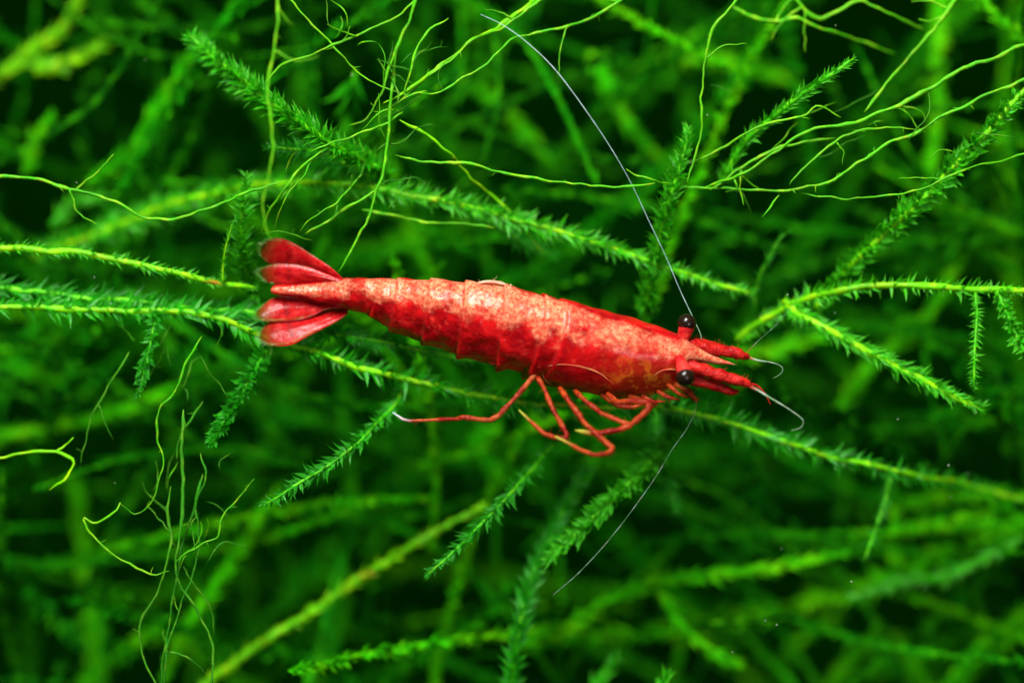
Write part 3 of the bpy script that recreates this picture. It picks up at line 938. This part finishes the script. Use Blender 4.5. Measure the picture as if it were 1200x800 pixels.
def build_body():
    joints = [467, 505, 546, 592, 640]           # hind edge of each overlapping ring lies at its low-x end
    CAR = 664                                    # hind edge of the head shell
    edges = joints + [CAR]
    xs = []
    xs.append((317.5, None))
    xs.append((318.6, None))
    x = 320.0
    while x < 862:
        near = [e for e in edges if abs(e - x) < 3.0]
        if not near:
            xs.append((x, None))
        x += 3.0
    for e in edges:
        xs.append((e - 0.7, 'low'))
        xs.append((e + 0.7, 'high'))
    xs.append((863.5, None))
    xs.sort(key=lambda q: q[0])
    NS = 56
    V, F, dors, seg, organ, head = [], [], [], [], [], []
    for x, mark in xs:
        yt, yb, roll, w = stn(x)
        h = (yb - yt) / 2 * PX
        a = math.radians(roll)
        k = 0.80 + 0.75 * max(0.0, min(1.0, (425 - x) / 60.0)) if x < 660 else 0.80 + 0.06 * (x - 660) / 150
        rd = h / math.sqrt(math.sin(a) ** 2 + (k * math.cos(a)) ** 2)
        rl = rd * k
        D = UP * math.sin(a) - FW * math.cos(a)
        L = -UP * math.cos(a) - FW * math.sin(a)       # near flank
        # where inside its ring
        lo = max([e for e in edges if e <= x] or [317])
        hi = min([e for e in edges if e > x] or [900])
        f = (x - lo) / (hi - lo)
        big = CAR <= x
        flare = 0.0
        if x > 467:
            flare = (0.05 if not big else 0.035) * max(0, 1 - (x - lo) / (24.0 if not big else 30.0)) ** 1.5
        if x > 430 and not big:
            flare -= 0.02 * max(0, 1 - (hi - x) / 8.0)
        cy = (yt + yb) / 2
        for j in range(NS):
            th = 2 * math.pi * j / NS
            c, s = math.cos(th), math.sin(th)
            # superellipse: a little boxier flank, slight keel on the back
            rr = .965 + flare
            vent = max(0.0, -c)
            pl = 0.0
            if not big and x > 400:
                # free lobes of the side plates hang backwards below
                lobe = math.exp(-((abs(math.atan2(s, c)) - 2.15) / .5) ** 2)
                pl = (0.13 * max(0, 1 - (x - lo) / 20.0) - 0.04) * lobe if x > 430 else 0
            rr += pl
            keel = 0.025 * max(0, c) ** 6
            dx = 0.0
            # ring edges lean backwards towards the belly
            lean = (14 if not big else 40 * max(0, 1 - (x - CAR) / 55.0)) if x > 440 else 0
            if not big and x > 592:
                lean = 14 + 26 * (x - 592) / 72.0
            dx = -lean * (1 - c) * 0.5
            ym = cy + (stn(x + dx)[0] + stn(x + dx)[1]) / 2 - cy
            p = P(x + dx, ym, w) + D * (c * rd * (rr + keel)) + L * (s * rl * rr)
            mmv = (p - SH) * 1000
            p += (p - P(x + dx, ym, w)).normalized() * 0.00008 * noise.fractal(mmv * .8, .8, 2.0, 2) * (1.0 if not big else .7) * (1.7 if c < .3 else 1)
            V.append(p)
            dd = math.cos(th - math.radians(8))
            scal = .5 + .5 * math.cos(2 * math.pi * f) if (not big and x > 430) else 0.0
            dd = max(0.0, (dd - .60 + .2 * scal) / .40) if not big else max(0.0, (math.cos(th - math.radians(14)) - .78) / .22) ** .8
            if x < 430:
                dd = max(dd, .95 * max(0.0, c) ** .8 * min(1, (430 - x) / 20))
            if big:
                dd *= 1.0 if x > 690 else .9
                # the head shell keeps its pale patch on the near side of the keel
                far = max(0.0, min(1.0, (-s - .05) / .2)) * max(0.0, min(1.0, (x - 655) / 60))
                dd *= 1 - .85 * far
            else:
                if s < -.5:
                    dd *= .5
            snout = max(0.0, min(1.0, (x - 788) / 16))
            dd = dd * (1 - snout) + snout * max(0.0, min(1.0, .75 + .6 * c))
            dors.append(dd)
            seg.append(1.0 if mark == 'low' else (0.35 if (hi - x) < 4 and hi < 900 else 0.0))
            og = 0.0
            if x > 690:
                og = math.exp(-((x - 750) / 36.0) ** 4) * max(0, min(1, (806 - x) / 10)) * math.exp(-((th - 1.5) / .62) ** 4)
            organ.append(og)
            head.append(max(0.0, min(1.0, (x + dx - 640) / 30.0)))
    n = len(xs)
    for i in range(n - 1):
        for j in range(NS):
            j2 = (j + 1) % NS
            F.append((i * NS + j, i * NS + j2, (i + 1) * NS + j2, (i + 1) * NS + j))
    F.append(tuple(range(NS - 1, -1, -1)))
    F.append(tuple(range((n - 1) * NS, n * NS)))
    o = mesh_obj('body', V, F, M_SHELL, shrimp, SH, True, {'dors': dors, 'seg': seg, 'organ': organ, 'head': head})
    return o


body = build_body()


def blade(name, top, bot, w_base, w_tip, thick, tiltw, label=None, mat=M_BLADE, setae=True, dors=None, seed=1):
    """a tail blade between two edges (base to tip, photo pixels); tiltw: depth rise from top to bottom edge, mm"""
    NU, NV = 34, 16
    tp, _ = catmull([Vector((x, y, 0)) for x, y in top], 0.5)
    bt, _ = catmull([Vector((x, y, 0)) for x, y in bot], 0.5)

    def at(path, t):
        x = t * (len(path) - 1)
        i = min(int(x), len(path) - 2)
        return path[i].lerp(path[i + 1], x - i)
    V, F, E, RB = [], [], [], []
    grow = 1.24
    for sgn in (1, -1):
        for i in range(NU + 1):
            t = i / NU
            a, b = at(tp, t), at(bt, t)
            for j in range(NV + 1):
                s = j / NV
                p = a.lerp(b, .5 + (s - .5) * grow)
                q = 2 * s - 1
                prof = max(0, 1 - q * q) ** .8 * math.sin(math.pi * min(1, .12 + .88 * (1 - t) ** .8) * .5) ** .5 if t < 1 else 0
                w = w_base + (w_tip - w_base) * t + tiltw * q + (thick if sgn > 0 else -thick * .5) * prof
                w += .05 * math.exp(-(q / .16) ** 2) * (1 - t) * (1 if sgn > 0 else 0)
                V.append(P(p.x, p.y, w))
                e = max(abs(q) ** 2.4 * .85 * (.25 + .75 * t), (t ** 2.2))
                E.append(e if dors is None else e * .3)
                RB.append(max(0.0, 1 - abs(q + .08) * 5) * (1 if t < .8 else 0) + (.9 if .60 < t < .66 and abs(q) < .6 else 0))
    h = (NU + 1) * (NV + 1)
    for g in (0, 1):
        for i in range(NU):
            for j in range(NV):
                k = g * h + i * (NV + 1) + j
                q = (k, k + 1, k + NV + 2, k + NV + 1)
                F.append(q if g == 0 else q[::-1])
    at_ = {'edge': E, 'rib': RB}
    if dors is not None:
        at_ = {'dors': [dors * max(0, 1 - abs(2 * ((k % h) % (NV + 1)) / NV - .85) * .9) for k in range(len(V))],
               'seg': [0.0] * len(V), 'organ': [0.0] * len(V)}
    o = mesh_obj(name, V, F, mat, shrimp, SH, True, at_)
    if label:
        o['label'] = label
    if setae:
        r = random.Random(seed)
        dst = ([], [])
        cen = sum((Vector((x, y, 0)) for x, y in top + bot), Vector()) / (len(top) + len(bot))
        ax = (tp[-1] - tp[0]).normalized()
        n = 150
        for q in range(n):
            u = q / n
            if u < .5:
                t = .35 + .65 * (u * 2)
                p = at(tp, t)
            else:
                t = .35 + .65 * (2 - u * 2)
                p = at(bt, t)
            out = ((p - cen).normalized() * .6 + ax * .9).normalized()
            out = (out + Vector((r.uniform(-.25, .25), r.uniform(-.25, .25), 0))).normalized()
            ln = r.uniform(4.0, 8.5) * (.35 + .65 * t)
            w = w_base + (w_tip - w_base) * t + (tiltw * (-1 if u < .5 else 1))
            a = P(p.x - out.x, p.y - out.y, w)
            b = P(p.x + out.x * ln * .6, p.y + out.y * ln * .6, w + r.uniform(-.1, .1))
            c = P(p.x + out.x * ln, p.y + out.y * ln, w + r.uniform(-.2, .2))
            tb = tube([a, b, c], lambda t: 0.000016 * (1 - .75 * t), 4)
            add(dst, (tb[0], tb[1]))
        s = mesh_obj('bristle_fringe', dst[0], dst[1], M_SETA, o, SH)
        s['kind'] = 'stuff'
    return o


blade('tail_blade', [(402, 327), (388, 315), (374, 306), (346, 289), (330, 282.5), (316, 282), (305, 288)],
      [(402, 332), (384, 325), (360, 316), (340, 310.5), (320, 307), (308, 300), (305, 289)], -1.0, -1.4, .17, -.25, seed=1)
blade('tail_blade', [(402, 329), (384, 322), (360, 314.5), (340, 312), (322, 311.5), (308, 315), (304, 319)],
      [(402, 335), (384, 331), (360, 331), (340, 333), (326, 332), (312, 328), (304, 320)], -.7, -1.1, .17, -.1, seed=2)
blade('tail_blade', [(402, 352), (384, 352), (362, 349), (340, 348.5), (320, 352), (304, 363), (300, 369)],
      [(402, 360), (384, 361), (368, 367), (350, 372), (320, 374.5), (306, 374), (300, 370)], -1.5, -.6, .14, .22, seed=3)
blade('tail_blade', [(408, 357), (392, 362), (374, 367), (346, 372), (324, 375), (309, 386), (304, 395)],
      [(408, 366), (396, 374), (378, 383), (360, 391.5), (340, 401), (316, 402.5), (304, 397)], -1.5, -.2, .15, .4, seed=4)

def limb(name, raw, radii, mat, sides=9, step=0.00012, rough=.25, label=None, parent=None, hairs=0, seed=1, thin=1.0):
    """radii in px at each given point"""
    pts = pts3(raw, 0)
    if thin < 1:
        np_, nr = [], []
        for i in range(len(pts) - 1):
            np_.append(pts[i])
            nr.append(radii[i])
            if (pts[i + 1] - pts[i]).length > 9 * PX:
                for f in (.10, .90):
                    np_.append(pts[i].lerp(pts[i + 1], f))
                    nr.append(radii[i] * (1 - f) + radii[i + 1] * f)
        pts, radii = np_ + [pts[-1]], nr + [radii[-1]]
    path, total = catmull(pts, step)
    cum = [0.0]
    for i in range(1, len(pts)):
        cum.append(cum[-1] + (pts[i] - pts[i - 1]).length)

    def rad(t):
        s = t * cum[-1]
        for i in range(len(cum) - 1):
            if s <= cum[i + 1]:
                f = (s - cum[i]) / max(1e-9, cum[i + 1] - cum[i])
                k = 1.0
                if cum[i + 1] - cum[i] > 11 * PX and thin < 1:
                    k = .86 + .24 * math.sin(math.pi * f)
                return (radii[i] * (1 - f) + radii[i + 1] * f) * PX * thin * k
        return radii[-1] * PX * thin
    V, F, A = tube(path, rad, sides, None, rough, seed)
    dst = (V, F, A)
    r = random.Random(seed)
    for q in range(hairs):
        i = r.randrange(1, len(path) - 1)
        a = r.uniform(0, 6.28)
        T = (path[min(i + 1, len(path) - 1)] - path[i - 1]).normalized()
        d = (RT * math.cos(a) + UP * math.sin(a) + T * .9).normalized()
        ln = r.uniform(.12, .35) * MM
        p0 = path[i] + d * rad(i / (len(path) - 1)) * .6
        tb = tube([p0, p0 + d * ln * .5, p0 + d * ln], lambda t: 0.000013 * (1 - .7 * t), 4)
        add(dst, (tb[0], tb[1], [A[i * sides]] * len(tb[0])))
    o = mesh_obj(name, V, F, mat, parent or shrimp, SH, True, {'along': A})
    if label:
        o['label'] = label
    return o


# walking legs
limb('walking_leg', [(630, 436, .8), (620, 447, 1.0), (601, 469, 1.4), (583, 488, 1.6), (574, 492, 1.6), (560, 491, 1.5), (543, 489, 1.4), (536, 490.5, 1.3), (505, 492, 1.0), (480, 493, .9), (472, 491, .9), (460, 483, .8)],
     [4, 4, 3.7, 3.9, 3.5, 3.6, 4.0, 3.2, 2.6, 2.1, 2.4, .7], M_LIMBT, hairs=14, label='long stretched hind leg with a pale bluish tip', seed=11, thin=.8)
limb('walking_leg', [(630, 442, 1.2), (638, 456, 1.5), (648, 480, 2.0), (664, 508, 2.5), (663, 513, 2.6), (652, 513, 2.6), (638, 508, 2.6), (632, 503, 2.5), (620, 492, 2.3), (608, 480, 2.2)],
     [4, 3.8, 3.6, 3.9, 3.7, 3.5, 3.6, 3.6, 2.7, 1.0], M_LIMBY, hairs=14, seed=12, thin=.8)
limb('walking_leg', [(656, 455, 1.2), (664, 466, 1.7), (686, 497, 2.6), (712, 520, 3.1), (718, 525, 3.2), (712, 531, 3.2), (696, 533, 3.1), (680, 527, 3.0), (664, 518, 2.9), (650, 511, 2.8)],
     [4.4, 4.2, 4.1, 4.4, 4.4, 4.0, 3.2, 2.9, 2.6, 1.2], M_LIMBY, hairs=14, seed=13, thin=.8)
limb('walking_leg', [(674, 458, 1.0), (684, 468, 1.5), (706, 485, 2.1), (733, 496, 2.4), (740, 499, 2.5), (728, 503, 2.6), (703, 507, 2.7), (690, 507, 2.7), (674, 504, 2.6)],
     [4.2, 3.9, 3.8, 4.0, 3.9, 3.8, 4.3, 4.4, 1.2], M_LIMBY, hairs=10, label='front leg with a yellowish claw', seed=14, thin=.8)
limb('walking_leg', [(712, 462, 1.2), (724, 471, 1.8), (745, 470, 2.2), (759, 471, 2.4), (760, 479, 2.5), (752, 487, 2.5), (740, 497, 2.5), (722, 505, 2.5), (706, 509, 2.5)],
     [4.2, 4.2, 4.4, 4.4, 4.6, 4.8, 4.6, 3.6, 2.0], M_LIMB, hairs=10, seed=15, thin=.8)
limb('walking_leg', [(705, 462, .4), (725, 476, .8), (742, 477, 1.0), (752, 474, 1.0)], [4, 3.6, 3.4, 2.0], M_LIMB, hairs=8, seed=16, thin=.8)
limb('mouth_leg', [(790, 448, .8), (803, 456, 1.0), (810, 463, 1.0), (817, 470, .9)], [4.5, 4.2, 3.8, 2.0], M_LIMB, hairs=12, seed=17)
limb('mouth_leg', [(735, 462, .6), (752, 470, .8), (764, 476, .7), (771, 470, .6)], [3.5, 3.2, 2.8, 1.4], M_LIMB, hairs=10, seed=18)
for q, pl in enumerate(([(782, 450, 1.0), (795, 461, 1.2), (806, 466, 1.1)], [(770, 458, .8), (784, 466, 1.0), (797, 468, .9)], [(752, 464, .8), (766, 471, .9), (780, 470, .8)])):
    limb('mouth_leg', pl, [3.6, 2.6, .9], M_LIMB, hairs=16, seed=70 + q, thin=.9)
# swimming legs folded under the tail
for i, (x, y) in enumerate([(553, 408), (592, 419)]):
    limb('swimming_leg', [(x + 10, y - 12, -.2), (x, y - 2, .2), (x - 12, y + 4, .2), (x - 26, y - 1, .1)], [7, 7, 5.5, 2], M_STALK, hairs=8, seed=20 + i)


def ball(name, c, r, mat, parent, squash=1.0, axis=None):
    V, F = [], []
    nu, nv = 24, 14
    ax = (axis or UP).normalized()
    N = ax.orthogonal().normalized()
    B = ax.cross(N)
    for i in range(nv + 1):
        th = math.pi * i / nv
        for j in range(nu):
            ph = 2 * math.pi * j / nu
            V.append(c + ax * (math.cos(th) * r * squash) + (N * math.cos(ph) + B * math.sin(ph)) * (math.sin(th) * r))
    for i in range(nv):
        for j in range(nu):
            j2 = (j + 1) % nu
            F.append((i * nu + j, i * nu + j2, (i + 1) * nu + j2, (i + 1) * nu + j))
    return mesh_obj(name, V, F, mat, parent, SH)


for (pts, rr, c) in (([(797, 402, .9), (801, 394, .95), (804, 385, 1.0), (805, 379, 1.0)], [6.5, 7.8, 9.2, 9.8], (805, 378, 1.0)),
                     ([(795, 420, 1.8), (799, 428, 2.1), (802, 436, 2.4), (803, 442, 2.5)], [6.5, 7.8, 9.2, 9.8], (803, 442, 2.5))):
    st = limb('eye_stalk', pts, rr, M_STALK, 14, rough=.08, seed=31)
    e = ball('eye', P(*c), 11.3 * PX, M_EYE, st, .9, P(*pts[-1]) - P(*pts[0]))

# feeler bases and scales
b1 = limb('feeler_base', [(800, 402, .8), (815, 405, .6), (830, 409, .5), (842, 411, .4), (845, 411, .4), (860, 413, .3), (866, 414.5, .3), (869, 416, .3), (877, 418, .2)],
          [7, 8, 7.5, 7.8, 6.2, 7.2, 7.0, 6.0, 3.5], M_FEEL, 12, rough=.4, hairs=70, seed=41)
b2 = limb('feeler_base', [(806, 428, 1.6), (818, 431, 1.7), (834, 437, 1.6), (846, 440, 1.6), (849, 441, 1.6), (862, 445, 1.5), (867, 446, 1.5), (874, 449, 1.4), (880, 452, 1.4)],
          [6, 7.4, 7.4, 7.8, 6.4, 7.4, 6.8, 5.2, 2.6], M_FEEL, 12, rough=.3, hairs=50, seed=42)
limb('feeler_scale', [(800, 444, 1.0), (822, 448, 1.1), (842, 453, 1.1), (858, 459, 1.0), (866, 458, 1.0)], [6, 6, 6, 4.6, 1.2], M_FEEL, 10, rough=.2, hairs=40, seed=43)
limb('feeler_scale', [(806, 398, .2), (824, 402, 0), (845, 407, -.2), (862, 411, -.3)], [4, 5, 4.6, 1.2], M_FEEL, 10, rough=.2, hairs=40, seed=44)
limb('feeler_base', [(804, 436, 1.0), (816, 442, 1.2), (826, 447, 1.2), (834, 450, 1.2)], [5, 5, 4.4, 3], M_FEEL, 10, seed=45)
# whips
limb('feeler', [(877, 418.5, .2), (888, 422, .3), (901, 424, .4), (912, 427, .5), (917.5, 432, .5), (914, 438.5, .4), (906, 443, .3)], [2.2, 1.2, .7, .6, .5, .5, .3], M_WHIP, 6, rough=.1, label='short pale curled feeler', seed=51)
limb('feeler', [(878, 452, 1.4), (888, 457, 1.6), (901, 465, 1.8), (918, 475, 2.0), (933, 485, 2.0), (941, 492, 2.0), (940.5, 498, 1.9), (936, 502, 1.8), (927, 504, 1.8)], [2.6, 1.7, 1.3, .95, .8, .7, .6, .5, .4], M_WHIP, 6, rough=.1, label='pale feeler hooked at its end', seed=52)
limb('feeler', [(878, 450, 1.3), (886, 451, 1.2), (896, 460, 1.2), (903, 474, 1.1)], [1.6, 1.1, .8, .5], M_FEEL, 6, rough=.1, seed=53)
limb('feeler', [(876, 412, .2), (890, 398, .3), (908, 382, .4), (926, 362, .3), (944, 338, .2)], [.7, .35, .3, .3, .2], M_WHIPF, 6, rough=.1, seed=54)
limb('feeler', [(812, 402, .2), (822, 396, .2), (812, 372, .1), (797, 340, 0), (780, 300, -.2), (762, 262, -.3), (736, 208, -.4), (702, 152, -.4), (655, 87, -.4), (620, 52, -.3), (590, 30, -.2), (563, 17, -.2)],
     [1.1, .7, .6, .45, .36, .36, .38, .45, .55, .6, .55, .35], M_WHIPW, 6, rough=.15, label='very long white feeler swept up and back', seed=55)
limb('feeler', [(806, 452, .8), (816, 474, 1.0), (806, 500, .6), (788, 526, .3), (764, 565, 0), (722, 622, 0), (682, 667, 0), (648, 697, 0)],
     [1.0, .5, .35, .4, .5, .5, .45, .25], M_WHIPF, 6, rough=.35, label='very long faint feeler trailing down and back', seed=56)
# pale crease on the flank of the head shell, laid on the surface
from mathutils.bvhtree import BVHTree
bt = BVHTree.FromPolygons([v.co + SH for v in body.data.vertices], [tuple(p.vertices) for p in body.data.polygons])
for pl in ([(641, 429), (655, 427), (672, 428), (690, 432), (704, 438), (714, 446), (720, 451)],
           [(640, 431), (636, 438), (640, 446), (650, 453)],
           [(766, 440), (776, 434), (790, 433), (799, 436)]):
    hits = []
    for x, y in pl:
        tgt = P(x, y, 0)
        h = bt.ray_cast(CAM, (tgt - CAM).normalized())
        if h[0] is not None:
            hits.append(h[0])
    if len(hits) > 2:
        pa, _ = catmull(hits, .00012)
        V, F, A = tube(pa, lambda t: .9 * PX * (1 - abs(2 * t - 1) ** 3 * .8), 6, None, .3, 3)
        mesh_obj('shell_crease', V, F, M_CREASE, shrimp, SH, True, {'along': A})
# a loose flake of shell on the ridge of the back
limb('shell_flake', [(560, 331.5, .9), (572, 330, 1.0), (586, 331.5, .9), (597, 335.5, .8), (599, 333, .8)], [1.0, 1.9, 2.0, 1.4, .6], M_FLAKE, 8, rough=.3, hairs=6, seed=61)

# ------------------------------------------------------------------ specks drifting in the water
rs = random.Random(5)
for q in range(22):
    c = P(rs.uniform(20, 1180), rs.uniform(20, 780), rs.uniform(-5, 3))
    if (c - SH).length < .009:
        continue
    r0 = rs.uniform(.018, .045) * MM
    V, F = [], []
    for i in range(5):
        th = math.pi * (i + .02) / 4.04
        for j in range(6):
            ph = 2 * math.pi * j / 6 + i
            k = r0 * rs.uniform(.6, 1.3)
            V.append(c + Vector((math.sin(th) * math.cos(ph), math.sin(th) * math.sin(ph), math.cos(th))) * k)
    for i in range(4):
        for j in range(6):
            F.append((i * 6 + j, i * 6 + (j + 1) % 6, (i + 1) * 6 + (j + 1) % 6, (i + 1) * 6 + j))
    tag(mesh_obj('water_speck', V, F, M_SPECK, None, c), 'tiny pale speck drifting in the water among the moss', 'speck', 'specks drifting in the water')
